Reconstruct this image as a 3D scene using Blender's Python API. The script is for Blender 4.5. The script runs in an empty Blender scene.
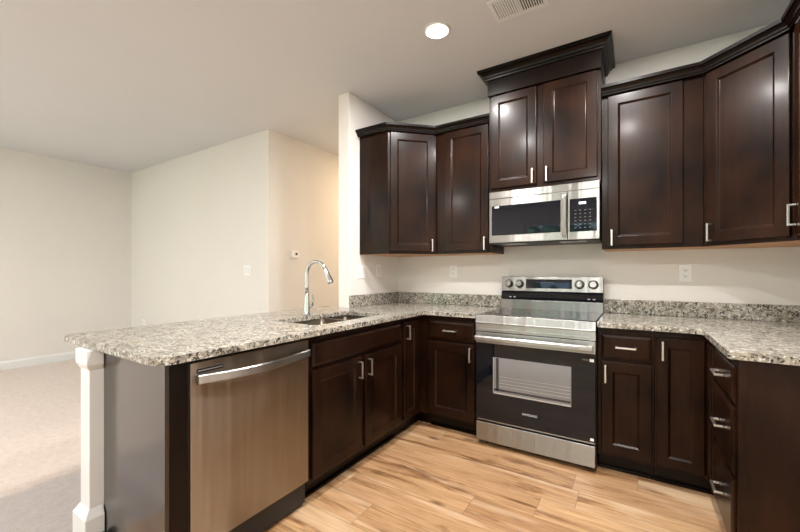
import bpy, bmesh, math, random
from mathutils import Vector, Matrix

S = bpy.context.scene
COL = S.collection
PI = math.pi
random.seed(7)

# ------------------------------------------------------------ camera
cam_data = bpy.data.cameras.new('camera')
cam = bpy.data.objects.new('camera', cam_data)
COL.objects.link(cam)
cam.location = (2.0758, -3.186, 1.2185)
cam.rotation_euler = (PI / 2, 0, math.radians(32.63))
cam_data.sensor_width = 36
cam_data.lens = 369.4 / 800 * 36
cam_data.shift_y = 6.0 / 800
cam_data.clip_start = 0.05
S.camera = cam

# ------------------------------------------------------------ world, light, exposure
world = bpy.data.worlds.new('world')
S.world = world
world.use_nodes = True
wn = world.node_tree
wn.nodes.clear()
sky = wn.nodes.new('ShaderNodeTexSky')
sky.sky_type = 'NISHITA'
sky.sun_disc = False
sky.sun_elevation = math.radians(48)
sky.sun_rotation = math.radians(60)
bg = wn.nodes.new('ShaderNodeBackground')
bg.inputs['Strength'].default_value = 0.32
wo = wn.nodes.new('ShaderNodeOutputWorld')
wn.links.new(sky.outputs[0], bg.inputs[0])
wn.links.new(bg.outputs[0], wo.inputs[0])

S.view_settings.view_transform = 'Standard'
S.view_settings.look = 'None'
S.view_settings.gamma = 1
S.view_settings.use_curve_mapping = False
S.view_settings.exposure = 0.89

CAN_W = 15.0        # kitchen downlights
FILL_W = 36.0       # added fill lamps, unseen, for the rest of the open room
HALL_W = 17.0
CAN_COL = (1.0, 0.97, 0.945)
WIN_W = 1000.0
CEIL = 2.765


def area(name, loc, rot, sx, sy, watts, col, shape='RECTANGLE', spread=None):
    d = bpy.data.lights.new(name, 'AREA')
    d.shape = shape
    d.size = sx
    d.size_y = sy
    d.energy = watts
    d.color = col
    if spread:
        d.spread = spread
    o = bpy.data.objects.new(name, d)
    COL.objects.link(o)
    o.location = loc
    o.rotation_euler = rot
    return o


# daylight coming in through the rear windows and the patio door (placed outside the panes)
area('daylight_window_a', (-3.2, -6.75, 1.5), (PI / 2, 0, PI), 2.2, 1.4, WIN_W * 2.0, (0.83, 0.915, 1.0))
area('daylight_window_b', (2.45, -6.75, 1.6), (PI / 2, 0, PI), 0.8, 1.2, WIN_W * 0.35, (0.83, 0.915, 1.0))


# ------------------------------------------------------------ materials
def new_mat(name):
    m = bpy.data.materials.new(name)
    m.use_nodes = True
    nt = m.node_tree
    b = nt.nodes['Principled BSDF']
    return m, nt, b


def N(nt, t, **kw):
    n = nt.nodes.new(t)
    for k, v in kw.items():
        setattr(n, k, v)
    return n


def coords(nt, scale=(1, 1, 1), rot=(0, 0, 0)):
    tc = N(nt, 'ShaderNodeTexCoord')
    mp = N(nt, 'ShaderNodeMapping')
    mp.inputs['Scale'].default_value = scale
    mp.inputs['Rotation'].default_value = rot
    nt.links.new(tc.outputs['Object'], mp.inputs['Vector'])
    return mp.outputs['Vector']


def noise(nt, vec, scale, detail=3, rough=0.5, dist=0.0):
    n = N(nt, 'ShaderNodeTexNoise')
    n.inputs['Scale'].default_value = scale
    n.inputs['Detail'].default_value = detail
    n.inputs['Roughness'].default_value = rough
    n.inputs['Distortion'].default_value = dist
    if vec is not None:
        nt.links.new(vec, n.inputs['Vector'])
    return n.outputs['Fac']


def ramp(nt, fac, stops, interp='LINEAR'):
    r = N(nt, 'ShaderNodeValToRGB')
    r.color_ramp.interpolation = interp
    els = r.color_ramp.elements
    while len(els) < len(stops):
        els.new(0.5)
    for e, (p, c) in zip(els, stops):
        e.position = p
        e.color = (c[0], c[1], c[2], 1) if not isinstance(c, (int, float)) else (c, c, c, 1)
    nt.links.new(fac, r.inputs['Fac'])
    return r.outputs['Color']


def mix(nt, fac, a, b, mode='MIX'):
    m = N(nt, 'ShaderNodeMix', data_type='RGBA', blend_type=mode)
    for sock, v in ((m.inputs['Factor'], fac), (m.inputs['A'], a), (m.inputs['B'], b)):
        if isinstance(v, (int, float)):
            sock.default_value = v
        elif isinstance(v, tuple):
            sock.default_value = (v[0], v[1], v[2], 1)
        else:
            nt.links.new(v, sock)
    # colour sockets are the RGBA typed ones
    return m.outputs['Result']


def mixc(nt, fac, a, b, mode='MIX'):
    m = N(nt, 'ShaderNodeMix', data_type='RGBA', blend_type=mode)
    fs, As, Bs = m.inputs[0], m.inputs[6], m.inputs[7]
    for sock, v in ((fs, fac), (As, a), (Bs, b)):
        if isinstance(v, (int, float)) and sock is fs:
            sock.default_value = v
        elif isinstance(v, tuple):
            sock.default_value = (v[0], v[1], v[2], 1)
        else:
            nt.links.new(v, sock)
    return m.outputs[2]


def math_n(nt, op, a, b=None, c=None):
    n = N(nt, 'ShaderNodeMath', operation=op)
    for i, v in enumerate((a, b, c)):
        if v is None:
            continue
        if isinstance(v, (int, float)):
            n.inputs[i].default_value = v
        else:
            nt.links.new(v, n.inputs[i])
    return n.outputs[0]


def bump(nt, b, h, strength, dist=0.01):
    n = N(nt, 'ShaderNodeBump')
    n.inputs['Strength'].default_value = strength
    n.inputs['Distance'].default_value = dist
    nt.links.new(h, n.inputs['Height'])
    nt.links.new(n.outputs[0], b.inputs['Normal'])


def plain(name, col, rough=0.5, metal=0.0, spec=None, var=0.04, vscale=6.0):
    m, nt, b = new_mat(name)
    f = noise(nt, coords(nt), vscale)
    lo = tuple(max(0, c * (1 - var)) for c in col)
    hi = tuple(min(1, c * (1 + var)) for c in col)
    nt.links.new(ramp(nt, f, [(0.3, lo), (0.7, hi)]), b.inputs['Base Color'])
    b.inputs['Roughness'].default_value = rough
    b.inputs['Metallic'].default_value = metal
    if spec is not None:
        b.inputs['Specular IOR Level'].default_value = spec
    return m


def paint(name, col, bmp=0.05):
    m, nt, b = new_mat(name)
    v = coords(nt)
    f = noise(nt, v, 1.5)
    nt.links.new(ramp(nt, f, [(0.3, tuple(c * 0.985 for c in col)), (0.7, col)]), b.inputs['Base Color'])
    b.inputs['Roughness'].default_value = 0.75
    b.inputs['Specular IOR Level'].default_value = 0.25
    bump(nt, b, noise(nt, v, 260, 2), bmp, 0.001)
    return m


M = {}
M['wall'] = paint('wall_paint', (0.80, 0.772, 0.732))
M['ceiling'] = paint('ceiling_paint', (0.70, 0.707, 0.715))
M['trim'] = plain('white_trim_paint', (0.78, 0.79, 0.78), 0.4, var=0.01)
M['plate'] = plain('white_plastic', (0.90, 0.895, 0.88), 0.35, var=0.01)
M['slot'] = plain('dark_slot', (0.05, 0.05, 0.05), 0.5)


def cabinet_wood(name='espresso_wood', lo=(0.0034, 0.0013, 0.0007), hi=(0.024, 0.0088, 0.0040), rough=0.30, spec=0.14):
    m, nt, b = new_mat(name)
    v = coords(nt, (22, 22, 1.6))
    f = noise(nt, v, 2.0, 3, 0.5, 0.2)
    v2 = coords(nt, (3, 3, 2))
    f2 = noise(nt, v2, 1.6, 3)
    s = math_n(nt, 'ADD', math_n(nt, 'MULTIPLY', f, 0.25), math_n(nt, 'MULTIPLY', f2, 0.75))
    nt.links.new(ramp(nt, s, [(0.34, lo), (0.66, hi)]), b.inputs['Base Color'])
    b.inputs['Roughness'].default_value = rough
    b.inputs['Specular IOR Level'].default_value = spec
    b.inputs['Coat Weight'].default_value = 0.10
    b.inputs['Coat Roughness'].default_value = 0.15
    return m


M['wood'] = cabinet_wood()
M['crown'] = cabinet_wood('crown_wood', (0.003, 0.0015, 0.001), (0.008, 0.0038, 0.0024), 0.30, 0.15)
M['panel'] = cabinet_wood('satin_panel_laminate', (0.010, 0.0065, 0.005), (0.016, 0.010, 0.008), 0.3, 0.3)
_pb = M['panel'].node_tree.nodes['Principled BSDF']
_pb.inputs['Coat Weight'].default_value = 1.0
_pb.inputs['Coat Roughness'].default_value = 0.13
_pb.inputs['Coat IOR'].default_value = 1.5
M['raw_wood'] = plain('raw_birch_underside', (0.55, 0.30, 0.15), 0.6, var=0.15, vscale=12)
M['black'] = plain('black_plastic', (0.012, 0.012, 0.013), 0.45)
M['blackgloss'] = plain('black_glass', (0.005, 0.006, 0.009), 0.03, spec=0.42)
M['nickel'] = plain('brushed_nickel', (0.80, 0.79, 0.77), 0.34, 1.0, var=0.02)
M['chrome'] = plain('chrome', (0.72, 0.75, 0.78), 0.09, 1.0, var=0.01)
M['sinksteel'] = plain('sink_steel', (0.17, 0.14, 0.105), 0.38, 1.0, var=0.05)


def steel(name, col, rough=0.26, aniso=0.75, along='Z'):
    m, nt, b = new_mat(name)
    v = coords(nt, (1, 1, 260))
    f = noise(nt, v, 4, 3)
    nt.links.new(ramp(nt, f, [(0.2, tuple(c * 0.93 for c in col)), (0.8, col)]), b.inputs['Base Color'])
    b.inputs['Metallic'].default_value = 1
    b.inputs['Roughness'].default_value = rough
    b.inputs['Anisotropic'].default_value = aniso
    t = N(nt, 'ShaderNodeTangent', direction_type='RADIAL', axis=along)
    nt.links.new(t.outputs[0], b.inputs['Tangent'])
    b.inputs['Anisotropic Rotation'].default_value = 0.25
    v3 = coords(nt, (7, 7, 0.5))
    w = noise(nt, v3, 1.3, 2)
    h = math_n(nt, 'ADD', math_n(nt, 'MULTIPLY', w, 1.0), math_n(nt, 'MULTIPLY', f, 0.01))
    bump(nt, b, h, 0.6, 0.012)
    return m


M['steel'] = steel('brushed_stainless', (0.38, 0.37, 0.355), 0.30, 0.9)
M['dwsteel'] = steel('dishwasher_stainless', (0.35, 0.305, 0.255), 0.30, 0.9)


def granite():
    m, nt, b = new_mat('speckled_granite')
    v = coords(nt, (1, 1, 1))
    big = noise(nt, v, 20, 4, 0.6, 0.6)
    base = ramp(nt, big, [(0.30, (0.18, 0.155, 0.125)), (0.45, (0.31, 0.28, 0.225)), (0.58, (0.44, 0.41, 0.335)), (0.75, (0.42, 0.40, 0.36))])
    m1 = noise(nt, v, 70, 5, 0.65, 0.8)
    grey = ramp(nt, m1, [(0.535, 0.0), (0.585, 1.0)])
    c1 = mixc(nt, grey, base, (0.15, 0.135, 0.12))
    m2 = noise(nt, v, 50, 6, 0.7, 1.0)
    mask = ramp(nt, m2, [(0.535, 0.0), (0.565, 1.0)])
    c2 = mixc(nt, mask, c1, (0.03, 0.028, 0.03))
    m3 = noise(nt, v, 62, 4, 0.6, 0.5)
    mask3 = ramp(nt, m3, [(0.57, 0.0), (0.62, 1.0)])
    c3 = mixc(nt, mask3, c2, (0.62, 0.60, 0.56))
    nt.links.new(c3, b.inputs['Base Color'])
    b.inputs['Roughness'].default_value = 0.16
    b.inputs['Specular IOR Level'].default_value = 0.45
    return m


M['granite'] = granite()


def floor_planks():
    m, nt, b = new_mat('hickory_planks')
    tc = N(nt, 'ShaderNodeTexCoord')
    sep = N(nt, 'ShaderNodeSeparateXYZ')
    nt.links.new(tc.outputs['Object'], sep.inputs[0])
    x, y = sep.outputs[0], sep.outputs[1]
    W, L = 0.178, 1.22
    ry = math_n(nt, 'DIVIDE', math_n(nt, 'ADD', y, 0.03), W)
    row = math_n(nt, 'FLOOR', ry)
    wnz = N(nt, 'ShaderNodeTexWhiteNoise', noise_dimensions='1D')
    nt.links.new(row, wnz.inputs['W'])
    cx_ = math_n(nt, 'ADD', math_n(nt, 'DIVIDE', x, L), wnz.outputs['Value'])
    colm = math_n(nt, 'FLOOR', cx_)
    comb = N(nt, 'ShaderNodeCombineXYZ')
    nt.links.new(row, comb.inputs[0])
    nt.links.new(colm, comb.inputs[1])
    wn2 = N(nt, 'ShaderNodeTexWhiteNoise', noise_dimensions='2D')
    nt.links.new(comb.outputs[0], wn2.inputs['Vector'])
    pr = wn2.outputs['Value']
    # per-plank shifted coordinates
    off = math_n(nt, 'MULTIPLY', pr, 37.0)
    c2 = N(nt, 'ShaderNodeCombineXYZ')
    nt.links.new(math_n(nt, 'ADD', math_n(nt, 'MULTIPLY', x, 0.75), off), c2.inputs[0])
    nt.links.new(math_n(nt, 'MULTIPLY', y, 5.5), c2.inputs[1])
    nt.links.new(off, c2.inputs[2])
    g1 = noise(nt, c2.outputs[0], 2.1, 6, 0.66, 0.5)
    c3 = N(nt, 'ShaderNodeCombineXYZ')
    nt.links.new(math_n(nt, 'ADD', math_n(nt, 'MULTIPLY', x, 2.0), off), c3.inputs[0])
    nt.links.new(math_n(nt, 'MULTIPLY', y, 40.0), c3.inputs[1])
    nt.links.new(off, c3.inputs[2])
    g2 = noise(nt, c3.outputs[0], 2.0, 4, 0.6, 0.3)
    tone = ramp(nt, pr, [(0.0, (0.36, 0.205, 0.105)), (0.35, (0.52, 0.335, 0.185)), (0.7, (0.43, 0.26, 0.14)), (1.0, (0.57, 0.39, 0.235))])
    grain = ramp(nt, g2, [(0.30, (0.72, 0.67, 0.60)), (0.62, (1.06, 1.05, 1.03))])
    c = mixc(nt, 1.0, tone, grain, 'MULTIPLY')
    streak = ramp(nt, g1, [(0.33, (0.24, 0.165, 0.12)), (0.415, (0.58, 0.48, 0.40)), (0.48, (0.93, 0.90, 0.86)), (0.68, (1.06, 1.06, 1.05))])
    c = mixc(nt, 0.9, c, streak, 'MULTIPLY')
    # pale sapwood patches
    g3 = noise(nt, c2.outputs[0], 0.9, 3, 0.5, 1.4)
    pale = ramp(nt, g3, [(0.54, 0.0), (0.68, 0.5)])
    c = mixc(nt, pale, c, (0.66, 0.50, 0.34))
    # small knots
    vo = N(nt, 'ShaderNodeTexVoronoi')
    c4 = N(nt, 'ShaderNodeCombineXYZ')
    nt.links.new(math_n(nt, 'ADD', math_n(nt, 'MULTIPLY', x, 2.2), off), c4.inputs[0])
    nt.links.new(math_n(nt, 'MULTIPLY', y, 5.0), c4.inputs[1])
    nt.links.new(c4.outputs[0], vo.inputs['Vector'])
    vo.inputs['Scale'].default_value = 1.0
    kn = ramp(nt, vo.outputs['Distance'], [(0.04, 0.9), (0.13, 0.0)])
    c = mixc(nt, kn, c, (0.14, 0.075, 0.035))
    # joints
    fy = math_n(nt, 'FRACT', ry)
    dy = math_n(nt, 'MINIMUM', fy, math_n(nt, 'SUBTRACT', 1.0, fy))
    fx = math_n(nt, 'FRACT', cx_)
    dx = math_n(nt, 'MULTIPLY', math_n(nt, 'MINIMUM', fx, math_n(nt, 'SUBTRACT', 1.0, fx)), L / W)
    d = math_n(nt, 'MINIMUM', dx, dy)
    j = ramp(nt, d, [(0.006, 0.6), (0.016, 0.0)])
    c = mixc(nt, j, c, (0.20, 0.12, 0.06))
    nt.links.new(c, b.inputs['Base Color'])
    b.inputs['Roughness'].default_value = 0.34
    b.inputs['Specular IOR Level'].default_value = 0.4
    bump(nt, b, g2, 0.05, 0.001)
    return m


M['planks'] = floor_planks()


def carpet_mat():
    m, nt, b = new_mat('beige_carpet')
    v = coords(nt)
    f = noise(nt, v, 130, 6, 0.85)
    f2 = noise(nt, v, 22, 5, 0.75)
    s = math_n(nt, 'ADD', math_n(nt, 'MULTIPLY', f, 0.62), math_n(nt, 'MULTIPLY', f2, 0.38))
    c = ramp(nt, s, [(0.32, (0.48, 0.40, 0.345)), (0.52, (0.66, 0.57, 0.51)), (0.70, (0.80, 0.71, 0.645))])
    # darker, bluer lane beside the peninsula
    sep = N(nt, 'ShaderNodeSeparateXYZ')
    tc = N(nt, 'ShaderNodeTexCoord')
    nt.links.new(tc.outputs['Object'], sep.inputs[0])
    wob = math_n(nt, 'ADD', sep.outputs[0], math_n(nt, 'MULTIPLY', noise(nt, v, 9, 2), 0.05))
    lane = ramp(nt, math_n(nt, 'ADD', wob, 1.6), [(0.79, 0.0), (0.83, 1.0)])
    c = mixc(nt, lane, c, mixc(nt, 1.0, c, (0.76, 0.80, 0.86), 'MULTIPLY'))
    nt.links.new(c, b.inputs['Base Color'])
    b.inputs['Roughness'].default_value = 0.95
    b.inputs['Specular IOR Level'].default_value = 0.1
    b.inputs['Sheen Weight'].default_value = 0.15
    bump(nt, b, f, 0.6, 0.006)
    return m


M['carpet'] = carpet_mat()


def glass_mat(name, tint=(1, 1, 1), rough=0.0):
    m, nt, b = new_mat(name)
    b.inputs['Base Color'].default_value = (*tint, 1)
    b.inputs['Roughness'].default_value = rough
    b.inputs['Transmission Weight'].default_value = 1.0
    b.inputs['IOR'].default_value = 1.45
    return m


def window_glass():
    m = bpy.data.materials.new('window_glass')
    m.use_nodes = True
    nt = m.node_tree
    nt.nodes.clear()
    o = N(nt, 'ShaderNodeOutputMaterial')
    t = N(nt, 'ShaderNodeBsdfTransparent')
    g = N(nt, 'ShaderNodeBsdfGlossy')
    g.inputs['Roughness'].default_value = 0.02
    f = N(nt, 'ShaderNodeFresnel')
    f.inputs['IOR'].default_value = 1.25
    mx = N(nt, 'ShaderNodeMixShader')
    nt.links.new(f.outputs[0], mx.inputs[0])
    nt.links.new(t.outputs[0], mx.inputs[1])
    nt.links.new(g.outputs[0], mx.inputs[2])
    nt.links.new(mx.outputs[0], o.inputs[0])
    return m


M['glass'] = window_glass()


def emit(name, col, strength):
    m, nt, b = new_mat(name)
    b.inputs['Base Color'].default_value = (*col, 1)
    b.inputs['Emission Color'].default_value = (*col, 1)
    b.inputs['Emission Strength'].default_value = strength
    return m


M['lens'] = emit('lamp_lens', (1.0, 0.93, 0.82), 12.0)
M['display'] = emit('lit_display', (0.75, 0.85, 0.95), 0.35)
M['print'] = plain('printed_marks', (0.62, 0.63, 0.64), 0.4)
M['dimprint'] = plain('dim_printed_marks', (0.09, 0.09, 0.09), 0.4)
M['ovenglass'] = plain('oven_window_glass', (0.20, 0.205, 0.215), 0.10, spec=0.7)
M['ovendark'] = plain('oven_window_border', (0.03, 0.032, 0.036), 0.08, spec=0.6)
M['rack'] = plain('rack_metal', (0.50, 0.50, 0.50), 0.3, 0.6)
M['leaf'] = plain('hedge_leaves', (0.055, 0.10, 0.05), 0.8, var=0.6, vscale=9)
M['ground'] = plain('patio_concrete', (0.30, 0.29, 0.28), 0.9, var=0.3)


# ------------------------------------------------------------ mesh helpers
def new_bm():
    return bmesh.new()


def bx(bm, x0, x1, y0, y1, z0, z1, mi=0, bottom_mi=None):
    vs = [bm.verts.new(p) for p in ((x0, y0, z0), (x1, y0, z0), (x1, y1, z0), (x0, y1, z0), (x0, y0, z1), (x1, y0, z1), (x1, y1, z1), (x0, y1, z1))]
    for i, q in enumerate(((3, 2, 1, 0), (4, 5, 6, 7), (0, 1, 5, 4), (1, 2, 6, 5), (2, 3, 7, 6), (3, 0, 4, 7))):
        f = bm.faces.new([vs[k] for k in q])
        f.material_index = bottom_mi if (i == 0 and bottom_mi is not None) else mi
    return vs


def bevel_all(bm, w, seg=2):
    bmesh.ops.bevel(bm, geom=list(bm.edges), offset=w, segments=seg, profile=0.7, affect='EDGES', clamp_overlap=True)


def prism(bm, pts, z0, z1, bottom_mi=None):
    lo = [bm.verts.new((p[0], p[1], z0)) for p in pts]
    hi = [bm.verts.new((p[0], p[1], z1)) for p in pts]
    f = bm.faces.new(list(reversed(lo)))
    if bottom_mi is not None:
        f.material_index = bottom_mi
    bm.faces.new(hi)
    n = len(pts)
    for i in range(n):
        bm.faces.new((lo[i], lo[(i + 1) % n], hi[(i + 1) % n], hi[i]))


def rings_panel(bm, x0, x1, z0, z1, rings, y0=0.0):
    """nested rectangular rings facing -Y: rings = [(inset, out)], last one capped"""
    prev = None
    first = None
    for ins, out in rings:
        r = [bm.verts.new(p) for p in ((x0 + ins, y0 - out, z0 + ins), (x1 - ins, y0 - out, z0 + ins), (x1 - ins, y0 - out, z1 - ins), (x0 + ins, y0 - out, z1 - ins))]
        if prev:
            for i in range(4):
                bm.faces.new((prev[i], prev[(i + 1) % 4], r[(i + 1) % 4], r[i]))
        else:
            first = r
        prev = r
    bm.faces.new(prev)
    bm.faces.new(list(reversed(first)))


def tube(bm, pts, rad, seg=12, cap=True):
    """tube along points; rad number or list"""
    pts = [Vector(p) for p in pts]
    n = len(pts)
    rads = rad if isinstance(rad, (list, tuple)) else [rad] * n
    rings = []
    up = None
    for i, p in enumerate(pts):
        d = (pts[min(i + 1, n - 1)] - pts[max(i - 1, 0)]).normalized()
        if up is None:
            up = Vector((0, 0, 1)) if abs(d.z) < 0.9 else Vector((0, 1, 0))
        a = d.cross(up).normalized()
        up2 = a.cross(d).normalized()
        up = up2
        rings.append([bm.verts.new(p + (a * math.cos(t) + up2 * math.sin(t)) * rads[i]) for t in [2 * PI * k / seg for k in range(seg)]])
    for i in range(n - 1):
        for k in range(seg):
            f = bm.faces.new((rings[i][k], rings[i][(k + 1) % seg], rings[i + 1][(k + 1) % seg], rings[i + 1][k]))
            f.smooth = True
    if cap:
        bm.faces.new(list(reversed(rings[0])))
        bm.faces.new(rings[-1])


def lathe(bm, prof, c=(0, 0, 0), axis='Z', seg=28, smooth=True):
    """prof list of (r, h)"""
    rings = []
    for r, h in prof:
        ring = []
        for k in range(seg):
            t = 2 * PI * k / seg
            a, b_ = r * math.cos(t), r * math.sin(t)
            p = (a, b_, h) if axis == 'Z' else ((a, -h, b_) if axis == '-Y' else (h, a, b_))
            ring.append(bm.verts.new((p[0] + c[0], p[1] + c[1], p[2] + c[2])))
        rings.append(ring)
    for i in range(len(rings) - 1):
        for k in range(seg):
            f = bm.faces.new((rings[i][k], rings[i][(k + 1) % seg], rings[i + 1][(k + 1) % seg], rings[i + 1][k]))
            f.smooth = smooth
    bm.faces.new(list(reversed(rings[0])))
    bm.faces.new(rings[-1])


def sweep(bm, path, prof, closed=False):
    """profile (out, z) swept along plan path; out is to the right of the walking direction"""
    P_ = [Vector((p[0], p[1])) for p in path]
    n = len(P_)
    cols = []
    for i in range(n):
        if i == 0:
            d = (P_[1] - P_[0]).normalized()
            m = Vector((d.y, -d.x))
        elif i == n - 1:
            d = (P_[-1] - P_[-2]).normalized()
            m = Vector((d.y, -d.x))
        else:
            d1 = (P_[i] - P_[i - 1]).normalized()
            d2 = (P_[i + 1] - P_[i]).normalized()
            n1 = Vector((d1.y, -d1.x))
            n2 = Vector((d2.y, -d2.x))
            m = (n1 + n2)
            m = m / max(1e-6, (m.dot(n1)))
        cols.append([bm.verts.new((P_[i].x + m.x * o, P_[i].y + m.y * o, z)) for o, z in prof])
    k = len(prof)
    for i in range(n - 1):
        for j in range(k):
            bm.faces.new((cols[i][j], cols[i + 1][j], cols[i + 1][(j + 1) % k], cols[i][(j + 1) % k]))
    bm.faces.new(list(reversed(cols[0])))
    bm.faces.new(cols[-1])


def arc(cx, cy, r, a0, a1, n=6):
    return [(cx + r * math.cos(math.radians(a0 + (a1 - a0) * i / n)), cy + r * math.sin(math.radians(a0 + (a1 - a0) * i / n))) for i in range(n + 1)]


def thing(name, label, cat, loc=(0, 0, 0), rotz=0.0, group=None):
    o = bpy.data.objects.new(name, None)
    COL.objects.link(o)
    o.empty_display_size = 0.1
    o.location = loc
    o.rotation_euler = (0, 0, math.radians(rotz))
    o['label'] = label
    o['category'] = cat
    if group:
        o['group'] = group
    o['_m'] = 0
    del o['_m']
    return o


def obj(name, bm, mats, parent=None, world=False, bevel=None, label=None, root=None):
    """link the bmesh as one mesh; world=True: vertices are world coordinates, moved into the root's frame"""
    if world:
        r = root or parent
        mtx = (Matrix.Translation(r.location) @ r.rotation_euler.to_matrix().to_4x4()).inverted()
        bm.transform(mtx)
    bmesh.ops.recalc_face_normals(bm, faces=bm.faces)
    me = bpy.data.meshes.new(name)
    bm.to_mesh(me)
    bm.free()
    if not isinstance(mats, (list, tuple)):
        mats = [mats]
    for m in mats:
        me.materials.append(m)
    o = bpy.data.objects.new(name, me)
    COL.objects.link(o)
    if parent:
        o.parent = parent
    if bevel:
        bv = o.modifiers.new('bevel', 'BEVEL')
        bv.width = bevel
        bv.segments = 2
        bv.limit_method = 'ANGLE'
        bv.angle_limit = math.radians(35)
    if label:
        o['label'] = label
    return o


def box(name, b, mat, parent=None, bevel=None, world=False, label=None, root=None):
    bm = new_bm()
    bx(bm, *b)
    return obj(name, bm, mat, parent, world, bevel, label, root)


def tag(o, label, cat, group=None, kind=None):
    o['label'] = label
    o['category'] = cat
    if group:
        o['group'] = group
    if kind:
        o['kind'] = kind
    return o


def struct(o):
    o['kind'] = 'structure'
    return o


# ------------------------------------------------------------ room shell
T = 0.12
X0, X1, Y0, Y1 = -4.56, 3.05, -6.5, 2.6


def sbox(name, b, mat, **k):
    return struct(box(name, b, mat, **k))


sbox('floor', (0.02, X1 + T, Y0 - T, T, -0.1, 0.0), M['planks'])
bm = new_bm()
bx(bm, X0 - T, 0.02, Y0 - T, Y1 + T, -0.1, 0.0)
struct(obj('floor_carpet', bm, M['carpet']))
sbox('ceiling', (X0 - T, X1 + T, Y0 - T, Y1 + T, CEIL, CEIL + 0.1), M['ceiling'])
sbox('wall_back', (0.0, X1 + T, 0.0, T, 0, CEIL), M['wall'])
sbox('wall_right', (X1, X1 + T, Y0, 0.0, 0, CEIL), M['wall'])
sbox('wall_stub', (-T, 0.0, -0.755, Y1, 0, CEIL), M['wall'], bevel=0.004)
sbox('wall_living', (X0, -1.27, -0.59, -0.47, 0, CEIL), M['wall'])
sbox('wall_hall', (-1.39, -1.27, -0.47, Y1, 0, CEIL), M['wall'])
sbox('wall_hall_end', (-1.27, -T, Y1, Y1 + T, 0, CEIL), M['wall'])
sbox('wall_left', (X0 - T, X0, Y0, -0.47, 0, CEIL), M['wall'])

# rear wall with openings (behind the camera)
openings = [(-4.3, -2.1, 0.8, 2.2), (-0.15, 1.65, 0.0, 2.35), (2.05, 2.85, 1.0, 2.2)]
bm = new_bm()
xs = X0 - T
for (a, b_, c, d) in openings:
    bx(bm, xs, a, Y0 - T, Y0, 0, CEIL)
    bx(bm, a, b_, Y0 - T, Y0, d, CEIL)
    if c > 0:
        bx(bm, a, b_, Y0 - T, Y0, 0, c)
    xs = b_
bx(bm, xs, X1 + T, Y0 - T, Y0, 0, CEIL)
struct(obj('wall_rear', bm, M['wall']))
for i, (a, b_, c, d) in enumerate(openings):
    nm = 'door_1' if c == 0 else 'window_%d' % (1 if i == 0 else 2)
    bm = new_bm()
    w = 0.06
    ya, yb = Y0 - 0.09, Y0 - 0.04
    bx(bm, a, a + w, ya, yb, c, d)
    bx(bm, b_ - w, b_, ya, yb, c, d)
    bx(bm, a + w, b_ - w, ya, yb, d - w, d)
    bx(bm, a + w, b_ - w, ya, yb, c, c + w)
    mid = (a + b_) / 2
    bx(bm, mid - 0.03, mid + 0.03, ya, yb, c + w, d - w)
    f = struct(obj(nm, bm, M['trim']))
    bm = new_bm()
    bx(bm, a + w, b_ - w, Y0 - 0.07, Y0 - 0.065, c + w, d - w)
    obj('pane', bm, M['glass'], f)

# outside, seen only through the rear openings
bm = new_bm()
bx(bm, -12, 10, -22, Y0 - T - 0.02, -0.12, -0.05)
g = obj('ground', bm, M['ground'])
struct(g)
bm = new_bm()
for i in range(26):
    t = bmesh.ops.create_icosphere(bm, subdivisions=3, radius=1.0)
    cx_, cz_ = -9 + i * 0.68, random.uniform(0.6, 1.3)
    r = random.uniform(0.8, 1.2)
    for v in t['verts']:
        k = r * (1 + 0.10 * math.sin(v.co.x * 9 + i) * math.sin(v.co.z * 11) + random.uniform(-.05, .05))
        v.co = Vector((cx_ + v.co.x * k, -10.5 + v.co.y * k, max(-0.05, cz_ + v.co.z * k * 1.8)))
h = obj('hedge', bm, M['leaf'])
tag(h, 'dense green hedge outside, seen reflected in the microwave glass', 'hedge', kind='stuff')

# baseboards
bprof = [(0.0, 0.0), (0.014, 0.0), (0.014, 0.085), (0.009, 0.10), (0.004, 0.108), (0.0, 0.108)]


def baseboard(name, path):
    bm = new_bm()
    sweep(bm, path, bprof)
    struct(obj(name, bm, M['trim']))


baseboard('baseboard_left', [(X0, Y0 + 0.0), (X0, -0.60)])
baseboard('baseboard_living', [(X0 + 0.014, -0.59), (-1.27, -0.59)])
baseboard('baseboard_hall', [(-1.27, -0.604), (-1.27, Y1)])
baseboard('baseboard_stub', [(-T, Y1), (-T, -0.755), (0.0, -0.755)])


# ------------------------------------------------------------ cabinetry
def handle_v(parent, x, z, L=0.105, out=0.032, y=-0.0205, mat=None, root=None):
    """upright bar pull"""
    bm = new_bm()
    r = 0.0048
    bx(bm, x - r, x + r, y - out, y - out + 2 * r, z - L / 2, z + L / 2)
    bx(bm, x - r, x + r, y - out + 2 * r, y, z - L / 2, z - L / 2 + 2 * r)
    bx(bm, x - r, x + r, y - out + 2 * r, y, z + L / 2 - 2 * r, z + L / 2)
    return obj('handle', bm, mat or M['nickel'], parent, bevel=0.0015, label='brushed nickel bar pull')


def handle_h(parent, x, z, L=0.105, out=0.032, y=-0.0205):
    bm = new_bm()
    r = 0.0048
    bx(bm, x - L / 2, x + L / 2, y - out, y - out + 2 * r, z - r, z + r)
    bx(bm, x - L / 2, x - L / 2 + 2 * r, y - out + 2 * r, y, z - r, z + r)
    bx(bm, x + L / 2 - 2 * r, x + L / 2, y - out + 2 * r, y, z - r, z + r)
    return obj('handle', bm, M['nickel'], parent, bevel=0.0015, label='brushed nickel bar pull')


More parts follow.
